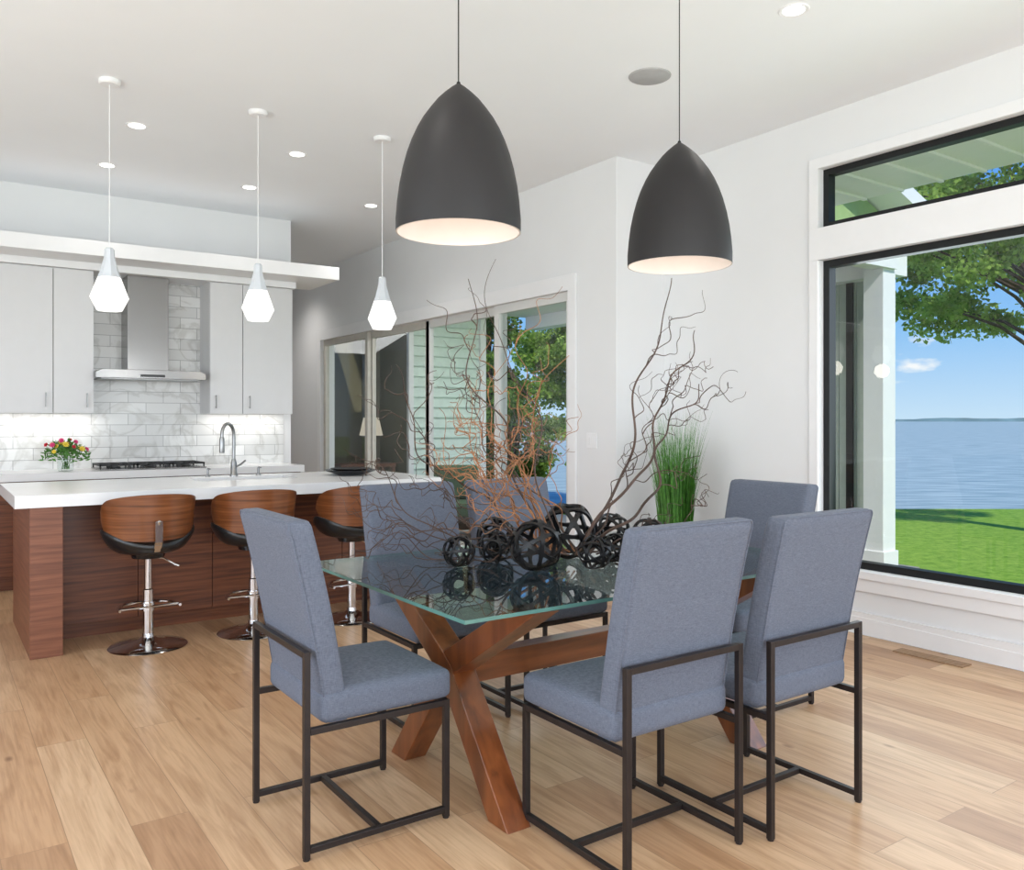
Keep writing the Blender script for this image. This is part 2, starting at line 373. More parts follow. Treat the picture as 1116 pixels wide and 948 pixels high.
def winframe(name,x,y0,y1,z0,z1,w,t,mat,lab):
    mb=MB(); mb.box(x,x+t,y0,y0+w,z0,z1).box(x,x+t,y1-w,y1,z0,z1).box(x,x+t,y0+w,y1-w,z0,z0+w).box(x,x+t,y0+w,y1-w,z1-w,z1)
    xm=x+t*.5; mb.add([(xm,y0+w,z0+w),(xm,y1-w,z0+w),(xm,y1-w,z1-w),(xm,y0+w,z1-w)],[(0,1,2,3)],1)
    return struct(mb.done(name,[mat,'glass']),lab)
winframe('window_1',XW+.04,WY0,WY1,.40,2.39,.045,.07,'blackfr','large black-framed picture window facing the lake')
winframe('window_2',XW+.04,WY0,WY1,2.60,2.99,.04,.07,'blackfr','black-framed transom window')
ys=[5.38,6.50,7.90,9.30,10.63]
for i in range(4):
    xx=XS+.03+(.055 if i in(1,2) else 0)
    winframe('door_%d'%(i+1),xx,ys[i]-.03*(i>0),ys[i+1]+.03*(i<3),.0,2.40,.075,.05,'doorfr' if i<2 else 'taupe','sliding glass patio door panel')
mb=MB()
for x in (-2.2,-.15,1.95,3.94): mb.box(x,x+.06,-2.92,-2.84,.3,2.9)
struct(mb.done('window_3','blackfr'),'black-framed windows in the added south opening'); 
mb=MB()
for y in (-1.5,.6,2.8,4.94): mb.box(-3.12,-3.04,y,y+.06,.4,2.8)
struct(mb.done('window_4','blackfr'),'black-framed windows in the added south opening')

proto=None
spots=[(1.18,6.18,7),(1.17,7.27,7),(2.30,6.15,7),(2.29,7.26,7),(3.42,7.23,30),(3.49,2.60,12),(0.9,2.6,12),(0.9,-.2,12),(3.49,-.2,12),(3.65,10.9,55)]  # last entry: hidden downlight added to lift the dark hall
for (x,y,en) in spots:
    if proto is None:
        r=root('recessed_downlight',(x,y,H),'small round white recessed ceiling downlight, lit','ceiling light','recessed ceiling downlights'); proto=r
        MB().lathe([(.052,-.002),(.070,-.006),(.076,0)],32).done('trim_ring','trim',r,True)
        MB().lathe([(0,-.0025),(.053,-.0025)],32).done('lamp_disc','dl',r)
    else: r=copy_thing(proto,(x,y,H))
    l=bpy.data.lights.new('downlight_spot','SPOT'); l.energy=en; l.spot_size=math.radians(130); l.spot_blend=1; l.shadow_soft_size=.06; l.color=(1,.96,.91)
    o=bpy.data.objects.new('downlight_beam',l); o.location=(x,y,H-.03); COL.objects.link(o)
r=MB().lathe([(0,-.008),(.115,-.008),(.122,-.004),(.124,0)],40).done('ceiling_speaker','grille',None,True,loc=(3.47,3.58,H)); tag(r,'round grey speaker grille set flush in the ceiling','speaker')

# ---------------------------------------------------------------- kitchen
isl=root('kitchen_island',(0,0,0),'walnut kitchen island with thick end panels','kitchen island')
MB().box(.64,2.94,5.75,6.48,.10,.66).box(.64,2.94,5.75,5.77,.66,.85).box(.64,2.94,6.46,6.48,.66,.85).done('body','walnut',isl)
MB().box(.475,.64,5.40,6.50,0,.85).done('end_panel','walnutv',isl,bevel=.002)
MB().box(2.94,3.05,5.40,6.50,0,.85).done('end_panel','walnutv',isl,bevel=.002)
for a,b in ((.645,1.10),(1.104,1.56),(1.564,2.02),(2.024,2.48),(2.484,2.935)):
    MB().box(a,b,5.73,5.749,.10,.848).done('front_panel','walnut',isl,bevel=.0015)
MB().box(.66,2.92,5.80,6.44,0,.10).done('plinth','walnut',isl)
top=grid_wall(MB(),'Z',.85,.92,.40,3.12,5.38,6.56,[(1.55,2.25,5.98,6.33)]).done('island_worktop','quartz'); tag(top,'white quartz worktop with square edges on the walnut island','countertop')
sk=MB(); sk.box(1.55,2.25,5.98,6.33,.70,.71); sk.box(1.54,1.55,5.98,6.33,.70,.85).box(2.25,2.26,5.98,6.33,.70,.85).box(1.55,2.25,5.97,5.98,.70,.85).box(1.55,2.25,6.33,6.34,.70,.85)
tag(sk.done('sink','steel'),'stainless steel undermount sink in the island','sink')
fa=root('faucet',(1.90,6.40,.92),'tall gooseneck brushed metal kitchen faucet on the island','faucet')
pts=[(0,0,z) for z in (0.05,.12,.20,.28)]+[(-.075+.075*math.cos(a),-.0,.31+.085*math.sin(a)) for a in [i*math.pi/10 for i in range(0,11)]]+[(-.15,0,.28)]
pts=[(0,x,z) for x,_,z in pts]
MB().tube(pts,.0125,12).done('spout','nickel',fa,True)
MB().lathe([(0,0),(.03,0),(.03,.012),(.024,.02),(.022,.10),(.014,.13),(0,.13)],24).done('base','nickel',fa,True)
MB().lathe([(0,0),(.018,0),(.02,.02),(.018,.10),(.013,.12),(0,.12)],16,(0,-.15,.18)).done('spray_head','nickel',fa,True)
MB().tube([(.02,0,.07),(.06,0,.09),(.10,0,.12)],.007,8).done('handle','nickel',fa,True)
fa.rotation_euler=(0,0,math.radians(-50))
for x in (1.72,2.10):
    sd=root('soap_dispenser',(x,6.44,.92),'small brushed metal soap dispenser beside the sink','soap dispenser','soap dispensers')
    MB().lathe([(0,0),(.02,0),(.018,.01),(.009,.015),(.009,.06),(0,.06)],16).done('body','nickel',sd,True)
    MB().tube([(0,0,.055),(0,-.02,.065),(0,-.06,.06)],.005,6).done('nozzle','nickel',sd,True)
bw=MB().lathe([(0,.0),(.07,.0),(.12,.008),(.20,.035),(.205,.04),(.195,.041),(.12,.018),(0,.012)],40).done('black_plate','blk',None,True,loc=(2.69,6.05,.92)); tag(bw,'wide shallow black dish on the white worktop','dish')
bw=MB().lathe([(0,.0),(.05,.0),(.10,.012),(.155,.036),(.15,.038),(.09,.018),(0,.012)],40).done('black_bowl','blk',None,True,loc=(2.69,6.05,.935)); tag(bw,'small black dish stacked in a larger dish','dish')

for i,(a,b) in enumerate([(-.55,.1),(.1,.65),(.65,1.17),(2.06,2.48),(2.48,2.90)]):
    c=root('base_cabinet',(a,7.66,0),'walnut base cabinet under the white counter','cabinet','walnut base cabinets')
    w=b-a
    MB().box(0.001,w-.001,0,.57,.10,.86).box(.001,w-.001,.05,.55,0,.10).done('body','walnut',c)
    MB().box(.004,w-.004,-.02,-.001,.12,.68).done('door','walnut',c,bevel=.0015)
    MB().box(.004,w-.004,-.02,-.001,.69,.85).done('drawer','walnut',c,bevel=.0015)
rg=root('range',(1.17,7.66,0),'built-in oven below the gas cooktop','oven')
MB().box(.001,.889,0,.57,.0,.86).done('body','steel',rg)
MB().box(.03,.86,-.02,-.001,.15,.65).done('door','blk',rg,bevel=.003)
MB().tube([(.08,-.05,.70),(.81,-.05,.70)],.01,8).done('handle','steel',rg,True)
tag(MB().box(-.6,2.915,7.60,8.235,.86,.92).done('kitchen_worktop','quartz'),'white quartz worktop along the kitchen wall','countertop')
struct(MB().box(-.6,2.94,8.235,8.25,.92,2.61).done('trim_4','tile'),'marble subway tile backsplash')
def upper(x0,splits,handles,lab):
    x1=splits[-1]
    c=root('upper_cabinet',(x0,7.9,1.40),lab,'cabinet','white upper cabinets')
    MB().box(0,x1-x0,.02,.335,0,1.21).done('body','cab',c)
    p=x0
    for s_,h in zip(splits,handles):
        d=MB().box(p-x0+.003,s_-x0-.003,0,.019,.0,1.205).done('door','cab',c,bevel=.001)
        MB().tube([(h-x0,-.03,.05),(h-x0,-.03,.17)],.005,8).tube([(h-x0,0,.06),(h-x0,-.03,.06)],.004,6).tube([(h-x0,0,.16),(h-x0,-.03,.16)],.004,6).done('handle','nickel',d,True)
        p=s_
    MB().box(.003,x1-x0-.003,.0195,.0205,0.003,1.2).done('door_gap','cabgap',c)
upper(-.55,[-.05,.40],[-.10,.35],'flat white upper cabinet with slim bar handles')
upper(.402,[.864,1.170],[.81,1.115],'flat white upper cabinet beside the range hood')
upper(2.13,[2.43,2.91],[2.18,2.49],'flat white upper cabinet with two doors')
hd=root('range_hood',(1.612,8.235,1.70),'stainless steel chimney range hood over the cooktop','range hood')
MB().prism([(-.447,0),(.447,0),(.447,.05),(.40,.075),(-.40,.075),(-.447,.05)],'Y',-.47,0).done('canopy','steel',hd,bevel=.003)
MB().box(-.17,.17,-.29,0,.075,.91).done('chimney','steel',hd,bevel=.003)
MB().box(-.10,.10,-.474,-.4705,.014,.036).done('control_panel','blk',hd)
MB().box(-.40,.40,-.44,-.05,-.006,-.0005).done('filter','nickel',hd)
ck=root('gas_cooktop',(1.612,7.92,.92),'black gas cooktop with cast iron grates','cooktop')
MB().box(-.43,.43,-.24,.22,.0005,.012).done('body','steel',ck,bevel=.003)
for gx in (-.29,0,.29):
    mb=MB()
    for k in (-.13,-.045,.045,.13): mb.box(gx+k-.006,gx+k+.006,-.20,.18,.035,.05)
    for k in (-.20,-.07,.06,.172): mb.box(gx-.136,gx+.136,k-.0,k+.012,.035,.05)
    for sx in(-.13,.13):
        for sy in(-.19,.17): mb.box(gx+sx-.006,gx+sx+.006,sy-.006,sy+.006,.012,.036)
    mb.done('grate','iron',ck)
    for sy in (-.1,.09): MB().lathe([(0,.012),(.04,.012),(.04,.025),(.02,.03),(0,.03)],20,(gx,sy,0)).done('burner','iron',ck,True)
for k in range(5): MB().lathe([(0,.012),(.017,.012),(.015,.035),(0,.035)],16,(-.2+.1*k,-.222,0)).done('knob','iron',ck,True)
fv=root('flower_vase',(.95,7.86,.92),'small glass vase with red, pink and yellow flowers','flower vase')
MB().lathe([(0,0),(.055,0),(.06,.01),(.062,.10),(.058,.12)],28).done('vase','vglass',fv,True)
mb=MB()
for i in range(26):
    a=random.uniform(0,6.28); rr=random.uniform(.03,.17); zz=.13+.12*(1-(rr/.2)**2)+random.uniform(-.02,.03)
    mb.tube([(random.uniform(-.03,.03),random.uniform(-.03,.03),.015),(rr*.3*math.cos(a),rr*.3*math.sin(a),.12),(rr*math.cos(a),rr*math.sin(a),zz)],.002,4)
for i in range(300):
    a=random.uniform(0,6.28); rr=random.uniform(.02,.18); zz=.09+.12*(1-(rr/.2)**2)+random.uniform(-.05,.03)
    c=Vector((rr*math.cos(a),rr*math.sin(a),zz)); d=Vector((random.uniform(-1,1),random.uniform(-1,1),random.uniform(-.3,1))).normalized()*.05; w=d.orthogonal().normalized()*.010
    mb.add([c,c+d*.5+w,c+d,c+d*.5-w],[(0,1,2,3)])
lf=mb.done('foliage','green',fv); lf['kind']='stuff'
def blossom(mb,c,r,nrm):
    c=Vector(c); nrm=Vector(nrm).normalized(); x=nrm.orthogonal().normalized(); y=nrm.cross(x)
    for ring,(n,rr,l) in enumerate(((9,1,.25),(7,.7,.5),(5,.4,.8))):
        for i in range(n):
            a=2*math.pi*(i+ring*.5)/n; d=x*math.cos(a)+y*math.sin(a); t=nrm.cross(d)
            mb.add([c,c+d*r*rr*.6+t*r*.3+nrm*r*l*.5,c+d*r*rr+nrm*r*l,c+d*r*rr*.6-t*r*.3+nrm*r*l*.5],[(0,1,2,3)])
for i in range(22):
    a=i*2.4; rr=.16*math.sqrt((i+.5)/22); zz=.14+.12*(1-(rr/.2)**2)+random.uniform(-.04,.03)
    mb=MB(); blossom(mb,(rr*math.cos(a),rr*math.sin(a)-.02,zz),random.uniform(.016,.027),(rr*math.cos(a),rr*math.sin(a)-.12,.10))
    mb.done('flower',['pink','yel','yel','red','yel','pink','yel'][i%7],fv)

# ---------------------------------------------------------------- bar stools
st=root('bar_stool',(1.08,5.33,0),'chrome pedestal bar stool with walnut back and black seat','bar stool','bar stools at the island')
MB().lathe([(0,0),(.215,0),(.22,.006),(.21,.014),(.14,.026),(.06,.04),(.035,.06),(.032,.08),(0,.08)],48).done('base','chrome',st,True)
MB().lathe([(0,.06),(.03,.06),(.03,.34),(.022,.345),(.022,.55),(0,.55)],24).done('pole','chrome',st,True)
ang=[i*math.pi/14 for i in range(-1,16)]
MB().tube([(-.17*math.cos(a),-.03+.17*math.sin(a)*1.0,.24) for a in ang],.0085,8).tube([(-.17,-.03,.24),(.17,-.03,.24)],.0085,8).lathe([(.03,.215),(.037,.215),(.037,.265),(.03,.265)],20).done('footrest','chrome',st,True)
MB().tube([(0,0,.53),(.08,-.01,.52),(.14,-.02,.48),(.17,-.02,.465)],.005,6).done('lever','chrome',st,True)
MB().lathe([(0,.53),(.09,.53),(.10,.56),(0,.56)],24).done('seat_plate','blk',st,True)
vs=[];fs=[];n=36;rings=[(0,.0,.0),(.10,.0,.0),(.17,.004,.0),(.222,.022,.5),(.25,.050,1.0),(.246,.070,1.0),(.22,.070,.9),(.17,.06,.3),(.08,.05,0),(0,.05,0)]
for r_,z_,k in rings:
    for i in range(n):
        a=2*math.pi*i/n; side=abs(math.cos(a))**2
        front=max(0,math.sin(a))
        vs.append((r_*1.05*math.cos(a),r_*math.sin(a)*.98,.56+z_+k*(.085*side-.045*front*front)))
for j in range(len(rings)-1):
    for i in range(n): k2=(i+1)%n; fs.append((j*n+i,j*n+k2,(j+1)*n+k2,(j+1)*n+i))
MB().add(vs,fs).done('seat','leather',st,True,sub=1)
def shell(rad0,thick,ztop,zbot,amax,n=32,m=10,rim=0):
    o=[];fs=[];fr=[]
    for side in (0,1):
        for j in range(m+1):
            for i in range(n+1):
                a=amax*(2*i/n-1); t=j/m
                w=abs(2*i/n-1)
                zt=ztop-.08*w**2.2; zb=zbot+.05*w**2
                if w>.65:
                    q=(w-.65)/.35; mid=(zt+zb)/2-.01; s_=math.sqrt(max(0,1-q*q)); zt=mid+(zt-mid)*s_; zb=mid+(zb-mid)*s_
                z=zb+(zt-zb)*t
                r_=rad0+ .030*((z-zbot)/(ztop-zbot)) + (thick if side else 0)
                o.append((r_*.98*math.sin(a),-r_*math.cos(a),z))
    K=(n+1)*(m+1)
    for j in range(m):
        for i in range(n):
            p=j*(n+1)+i
            fs.append((p,p+1,p+n+2,p+n+1)); fs.append((K+p,K+p+n+1,K+p+n+2,K+p+1))
    for i in range(n):
        fr.append((i,K+i,K+i+1,i+1)); p=m*(n+1)+i; fr.append((p,p+1,K+p+1,K+p))
    for j in range(m):
        p=j*(n+1); fr.append((p,p+n+1,K+p+n+1,K+p)); p=j*(n+1)+n; fr.append((p,K+p,K+p+n+1,p+n+1))
    mb=MB().add(o,fs); mb.add(o,fr,rim); return mb
shell(.232,.014,.92,.650,math.radians(96),rim=1).done('backrest',['walnutstool','edge'],st,True)
shell(.212,.018,.905,.672,math.radians(92)).done('back_pad','leather',st,True)
MB().prism([(-.25,.61),(-.286,.65),(-.291,.77),(-.280,.77),(-.272,.66),(-.24,.625)],'X',-.02,.02).tube([(0,-.283,.75),(0,-.30,.77)],.008,8).prism([(-.03,.54),(-.24,.59),(-.27,.63),(-.25,.64),(-.22,.61),(-.03,.555)],'X',-.016,.016).done('bracket','chrome',st)
copy_thing(st,(1.70,5.31,0),math.radians(-4)); copy_thing(st,(2.36,5.29,0),math.radians(5))

# ---------------------------------------------------------------- pendants
pp=None
for i,x in enumerate((.89,1.775,2.665)):
    if pp is None:
        r=root('pendant_light',(x,5.45,H),'small white pendant lamp with glowing faceted glass on thin cord','pendant light','white pendants over the island'); pp=r
        MB().lathe([(0,0),(.06,0),(.06,-.02),(.052,-.028),(0,-.028)],32).done('canopy','trim',r,True)
        MB().tube([(0,0,-.028),(0,0,-1.0)],.0028,6).done('cord','trim',r,True)
        MB().lathe([(0,-.99),(.018,-.99),(.027,-1.0),(.031,-1.06),(.040,-1.11),(.066,-1.165),(.062,-1.165),(.03,-1.05),(0,-1.03)],8).done('shade_neck','pwhite',r)
        MB().lathe([(.064,-1.166),(.108,-1.285),(.070,-1.362),(0,-1.362)],8).done('shade','pglow',r)
    else: r=copy_thing(pp,(x,5.45,H))
    l=bpy.data.lights.new('pendant_bulb','POINT'); l.energy=3.0; l.shadow_soft_size=.08; l.color=(1,.93,.82)
    o=bpy.data.objects.new('bulb_light',l); o.location=(x,5.45,H-1.45); COL.objects.link(o)
pp=None
prof=[(.008,.548),(.026,.535),(.052,.513),(.080,.485),(.106,.452),(.131,.417),(.153,.378),(.173,.334),(.190,.286),(.205,.23),(.217,.17),(.225,.11),(.230,.05),(.230,.0)]
for i,x in enumerate((1.61,2.76)):
    z=2.03
    if pp is None:
        r=root('dome_pendant',(x,2.66,z),'large charcoal bullet-shaped dome pendant with white interior','pendant light','charcoal dome pendants over the table'); pp=r
        MB().lathe(prof,64).done('shade',['domeout'],r,True)
        MB().lathe([(a-.006 if a>.02 else .004,b-.006 if b>0.01 else 0) for a,b in prof],64).lathe([(.224,0),(.230,0)],64).done('shade_lining',['domein'],r,True)
        MB().lathe([(0,.556),(.006,.556),(.009,.546)],16).done('cap','domeout',r,True)
        MB().tube([(0,0,.55),(0,0,H-z-.02)],.0026,8).done('cord','blk',r,True)
        MB().lathe([(0,H-z),(.06,H-z),(.06,H-z-.025),(0,H-z-.025)],32).done('canopy','domeout',r,True)
        MB().lathe([(0,.22),(.02,.225),(.045,.25),(.05,.28),(.04,.31),(.02,.34),(.018,.40),(0,.40)],20).done('bulb',emis('bulb_glow',(1,.88,.76,1),2.5),r,True)
    else: r=copy_thing(pp,(x,2.66,z))
    l=bpy.data.lights.new('dome_bulb','POINT'); l.energy=0.7; l.shadow_soft_size=.05; l.color=(1,.86,.78)
    o=bpy.data.objects.new('dome_light',l); o.location=(x,2.66,2.03+.18); COL.objects.link(o)

# ---------------------------------------------------------------- dining chairs
ch=root('dining_chair',(0,0,0),'','chair','dining chairs around the glass table')
def rounded(x0,x1,y0,y1,z0,z1,nx,ny,nz,fn):
    mb=MB(); 
    def face(o,u,v,nu,nv):
        vs=[];fs=[]
        for j in range(nv+1):
            for i in range(nu+1): vs.append(fn(Vector(o)+Vector(u)*(i/nu)+Vector(v)*(j/nv)))
        for j in range(nv):
            for i in range(nu):
                p=j*(nu+1)+i; fs.append((p,p+1,p+nu+2,p+nu+1))
        mb.add(vs,fs)
    dx,dy,dz=x1-x0,y1-y0,z1-z0
    face((x0,y0,z0),(dx,0,0),(0,dy,0),nx,ny); face((x0,y0,z1),(dx,0,0),(0,dy,0),nx,ny)
    face((x0,y0,z0),(dx,0,0),(0,0,dz),nx,nz); face((x0,y1,z0),(dx,0,0),(0,0,dz),nx,nz)
    face((x0,y0,z0),(0,dy,0),(0,0,dz),ny,nz); face((x1,y0,z0),(0,dy,0),(0,0,dz),ny,nz)
    return mb
def roundc(p,c,h,r):
    q=Vector(p)-Vector(c); inner=Vector([max(-(h[k]-r),min(h[k]-r,q[k])) for k in range(3)])
    d=q-inner
    if d.length>1e-9: d=d.normalized()*r
    return Vector(c)+inner+d
def seatfn(p):
    c=(0,.035,.450); h=(.245,.235,.050)
    q=roundc(p,c,h,.028); u=(q.x/.245); v=(q.y-.035)/.235
    if q.z>.450: q.z+=.016*(1-u*u)*(1-v*v)
    return q
YB=-.13
def shear(q):
    w=(q.z-.715)/.32
    q.y-= .17*(q.z-.42)+.05*max(0,q.z-.55)**2*2+.01
    q.x*= 1.0+0.012*w
    return q
def backfn(p):
    c=(0,YB,.715); h=(.238,.041,.32)
    q=roundc(p,c,h,.019); u=q.x/.24; w=(q.z-.715)/.32
    if q.y>YB: q.y+=.012*(1-u*u)*(1-w*w)
    return shear(q)
rounded(-.245,.245,-.20,.27,.40,.50,24,24,8,seatfn).done('seat','fabric',ch,True)
bk=rounded(-.238,.238,YB-.041,YB+.041,.395,1.035,24,8,30,backfn)
for yy in (YB-.036,):
    a,zb,zt,r_=.2345,.400,1.0305,.018
    pts=[]
    for cx,cz,s0 in ((a-r_,zt-r_,0),(-a+r_,zt-r_,90),(-a+r_,zb+r_,180),(a-r_,zb+r_,270)):
        for k in range(5):
            an=math.radians(s0+22.5*k); pts.append((cx+r_*math.cos(an),yy,cz+r_*math.sin(an)))
    fine=[]
    for k in range(len(pts)):
        p0=Vector(pts[k]); p1=Vector(pts[(k+1)%len(pts)])
        ns=10 if (p1-p0).length>.1 else 1
        for q in range(ns): fine.append(shear(p0.lerp(p1,q/ns)))
    bk.tube(fine,.003,6,close=True)
bk.done('backrest','fabric',ch,True)
t=.010
for sx in (-1,1):
    xc=sx*.238
    MB().box(xc-t,xc+t,-.255,-.235,.005,.635).lathe([(0,0),(.011,0),(.011,.006),(0,.006)],10,(xc,-.245,0)).done('leg','metal',ch,bevel=.0015)
    MB().box(xc-t,xc+t,.235,.255,.005,.40).lathe([(0,0),(.011,0),(.011,.006),(0,.006)],10,(xc,.245,0)).done('leg','metal',ch,bevel=.0015)
    MB().box(xc-t,xc+t,-.235,.235,.02,.040).done('side_rail','metal',ch,bevel=.0015)
    MB().box(xc-t,xc+t,-.235,.235,.38,.40).done('seat_rail','metal',ch,bevel=.0015)
MB().box(-.228,.228,-.255,-.235,.615,.635).done('back_bar','metal',ch,bevel=.0015)
MB().box(-.228,.228,-.010,.010,.02,.040).done('foot_bar','metal',ch,bevel=.0015)
MB().box(-.228,.228,.235,.255,.38,.40).done('front_rail','metal',ch,bevel=.0015)
l1='blue-grey upholstered chair with dark metal frame at the table end'
l2='blue-grey upholstered chair with dark metal frame on the table side'
ch.location=(1.195,2.70,0); ch.rotation_euler=(0,0,math.radians(-90)); ch['label']=l1
copy_thing(ch,(1.875,2.025,0),0,l2)
copy_thing(ch,(2.45,1.98,0),0,l2)
copy_thing(ch,(1.92,3.38,0),math.pi,l2)
copy_thing(ch,(2.50,3.38,0),math.pi,l2)
copy_thing(ch,(3.19,2.70,0),math.radians(90),l1)

# ---------------------------------------------------------------- table
tb=root('dining_table',(2.19,2.66,0),'rectangular glass dining table on crossed brown wooden base','dining table')
mb=MB(); x0,x1,y0,y1,z0,z1=-.91,.91,-.58,.65,.748,.760
vv=[(x0,y0,z0),(x1,y0,z0),(x1,y1,z0),(x0,y1,z0),(x0,y0,z1),(x1,y0,z1),(x1,y1,z1),(x0,y1,z1)]
mb.add(vv,[(0,3,2,1),(4,5,6,7)],0); mb.add(vv,[(0,1,5,4),(1,2,6,5),(2,3,7,6),(3,0,4,7)],1)
mb.done('tabletop',['tglass','tedge'],tb)
def xleg(sgn,xoff):
    pts=[(-.36*sgn,0),(-.02*sgn,.43),(.04*sgn,.47),(.50*sgn,.742)]
    w=.046
    L_=[];R_=[]
    dirs=[Vector((pts[i+1][0]-pts[i][0],pts[i+1][1]-pts[i][1])).normalized() for i in range(3)]
    for i,p in enumerate(pts):
        if i==0: L_.append((p[0]-.058,0)); R_.append((p[0]+.058,0)); continue
        if i==3: L_.append((p[0]-.070,.742)); R_.append((p[0]+.070,.742)); continue
        d=(dirs[i-1]+dirs[i]).normalized(); nrm=Vector((-d.y,d.x))
        if sgn>0: a=Vector(p)+nrm*w; b=Vector(p)-nrm*w
        else: a=Vector(p)-nrm*w; b=Vector(p)+nrm*w
        if a.x>b.x: a,b=b,a
        L_.append(tuple(a)); R_.append(tuple(b))
    return MB().prism(L_+R_[::-1],'X',xoff-.048,xoff+.048)
for xo in (-.60,.60):
    xleg(1,xo).done('leg','tablewood',tb,bevel=.003)
    xleg(-1,xo+.002).done('leg','tablewood',tb,bevel=.003)
MB().box(-.55,.55,-.04,.04,.375,.475).done('stretcher','tablebeam',tb,bevel=.003)

# ---------------------------------------------------------------- centrepiece
def ico_axes():
    g=(1+5**.5)/2
    return [Vector(v).normalized() for v in ((0,1,g),(0,-1,g),(1,g,0),(-1,g,0),(g,0,1),(g,0,-1))]
def orb(r,ri):
    rnd=Matrix.Rotation(ri*1.1,3,'Z')@Matrix.Rotation(.35+ri*.7,3,'X')
    mb=MB(); n=60; w=r*.080; th=r*.045
    for ax in ico_axes():
        ax=rnd@ax; other=None
        for b in ico_axes():
            b=rnd@b
            if abs(b.dot(ax))<.99: other=ax.cross(b).normalized(); break
        x=other; y=ax.cross(x); vs=[];fs=[]
        for i in range(n):
            a=2*math.pi*i/n; rad=r*.95+r*.035*math.cos(5*a); d=x*math.cos(a)+y*math.sin(a)
            ww=w*(1.0+.20*math.cos(10*a))
            for su,sv in ((-1,1),(1,1),(1,-1),(-1,-1)):
                vs.append(d*(rad+th*sv)+ax*ww*su)
        for i in range(n):
            j=(i+1)%n
            for k in range(4):
                l=(k+1)%4; fs.append((4*i+k,4*i+l,4*j+l,4*j+k))
        mb.add(vs,fs)
    zmin=min(v[2] for v in mb.v); mb.v=[(v[0],v[1],v[2]-zmin) for v in mb.v]
    return mb
balls=[(1.72,2.84,.064),(2.00,3.00,.084),(1.92,2.60,.100),(2.22,2.78,.118),(2.46,2.54,.086),(2.48,2.80,.086),(1.89,2.84,.066),(2.13,2.50,.066),(2.30,2.57,.062)]
for i,(x,y,r) in enumerate(balls):
    o=orb(r,i).done('geometric_orb','orb',None,True,loc=(x,y,.7603))
    tag(o,'black open woven-band orb on the glass table','ornament','black woven orbs on the table')
rv=Vector((.821,-.571,0)); fv_=Vector((.571,.821,0)); base=Vector((2.19,2.66,0))
def W(a,b,z): return base+rv*a+fv_*b+Vector((0,0,z))
tg=[(-.35,.1,2.00),(-.47,-.05,1.90),(-.50,.15,1.66),(-.24,.1,1.76),(-.08,-.1,1.60),(-.78,0,1.54),(-.74,.2,1.38),(-.98,.05,1.22),(.33,0,1.93),(.48,.1,1.74),(.44,-.05,1.50),(.50,.05,.98),(-.90,-.1,.86),(-.80,-.15,1.06),(-.66,.2,1.20),(-.52,.1,1.52),(-.30,.2,1.46),(.44,-.1,.90),(-.94,.1,.98),(.24,.1,1.50),
 (-.36,.1,1.38),(-.18,.15,1.50),(-.10,.1,1.30),(-.60,-.1,1.36),(-.32,.0,1.62),(-.44,.05,1.25),(-.25,-.1,1.20)]
def curly(p0,p1,amp,n,bulge,hf=.22):
    a1,a2,a3,a4=[random.uniform(0,6.28) for _ in range(4)]
    f1=random.uniform(1.1,2.1); f2=random.uniform(3.0,5.0)
    d=p1-p0; out=[]
    s1=d.cross(Vector((0,0,1)));
    if s1.length<1e-4: s1=Vector((1,0,0))
    s1.normalize(); s2=d.normalized().cross(s1)
    for i in range(n+1):
        t_=i/n; env=min(1,t_*3)*1.0
        p=p0+d*t_+bulge*math.sin(math.pi*t_)
        p=p+s1*amp*env*(1.5*math.sin(f1*6.28*t_+a1)+2*hf*math.sin(f2*6.28*t_+a2))+s2*amp*env*(1.5*math.sin(f1*5.9*t_+a3)+2*hf*math.sin(f2*6.1*t_+a4))
        if p.z<.775: p.z=.775+.003*random.random()
        out.append(p)
    return out
for i,(a,b,z) in enumerate(tg):
    random.seed(300+i)
    light=i in (3,4,16,15) or i>19
    p0=W(random.uniform(-.16,.0) if a<.2 else random.uniform(-.03,.08),random.uniform(-.06,.06),.80); p1=W(a,b,z)
    bulge=rv*(.16 if a>.2 else -.12)*random.uniform(.3,1)+Vector((0,0,-.10 if abs(a)>.5 else 0.0))*random.uniform(.2,1)
    main=curly(p0,p1,.023+.012*random.random(),72,bulge,.27)
    mb=MB(); r0=.0076 if i in(8,9,10) else (.0058 if i in (1,5) else .0042)
    mb.tube(main,[r0*(1-.75*k/72) for k in range(73)],5)
    for k in range(5):
        j=random.randint(18,64); q0=main[j]; dr=(main[min(72,j+4)]-main[j-4]).normalized()
        side=rv*(1 if a>0 else -1)*.5
        dv=(dr+side+Vector((random.uniform(-1,1),random.uniform(-1,1),random.uniform(-.7,.7)))*.8).normalized()
        ln=random.uniform(.14,.34)*(.55 if i in (11,17) else 1); tw=curly(q0,q0+dv*ln,.019,38,Vector((0,0,0)),.2)
        mb.tube(tw,[.0025*(1-.65*k2/38) for k2 in range(39)],4)
        if random.random()<.6:
            q0=tw[16]; dv=(dv+Vector((random.uniform(-1,1),random.uniform(-1,1),random.uniform(-.5,.8)))).normalized()
            tw2=curly(q0,q0+dv*.14,.012,20,Vector((0,0,0)),.15); mb.tube(tw2,.0013,4)
    o=mb.done('willow_branch','willowl' if light else 'willow',None,True,weld=False)
    tag(o,('curly light tan willow branch' if light else 'curly dark brown willow branch')+' rising from the table centerpiece','branch','curly willow branches in the centerpiece')
random.seed(5)

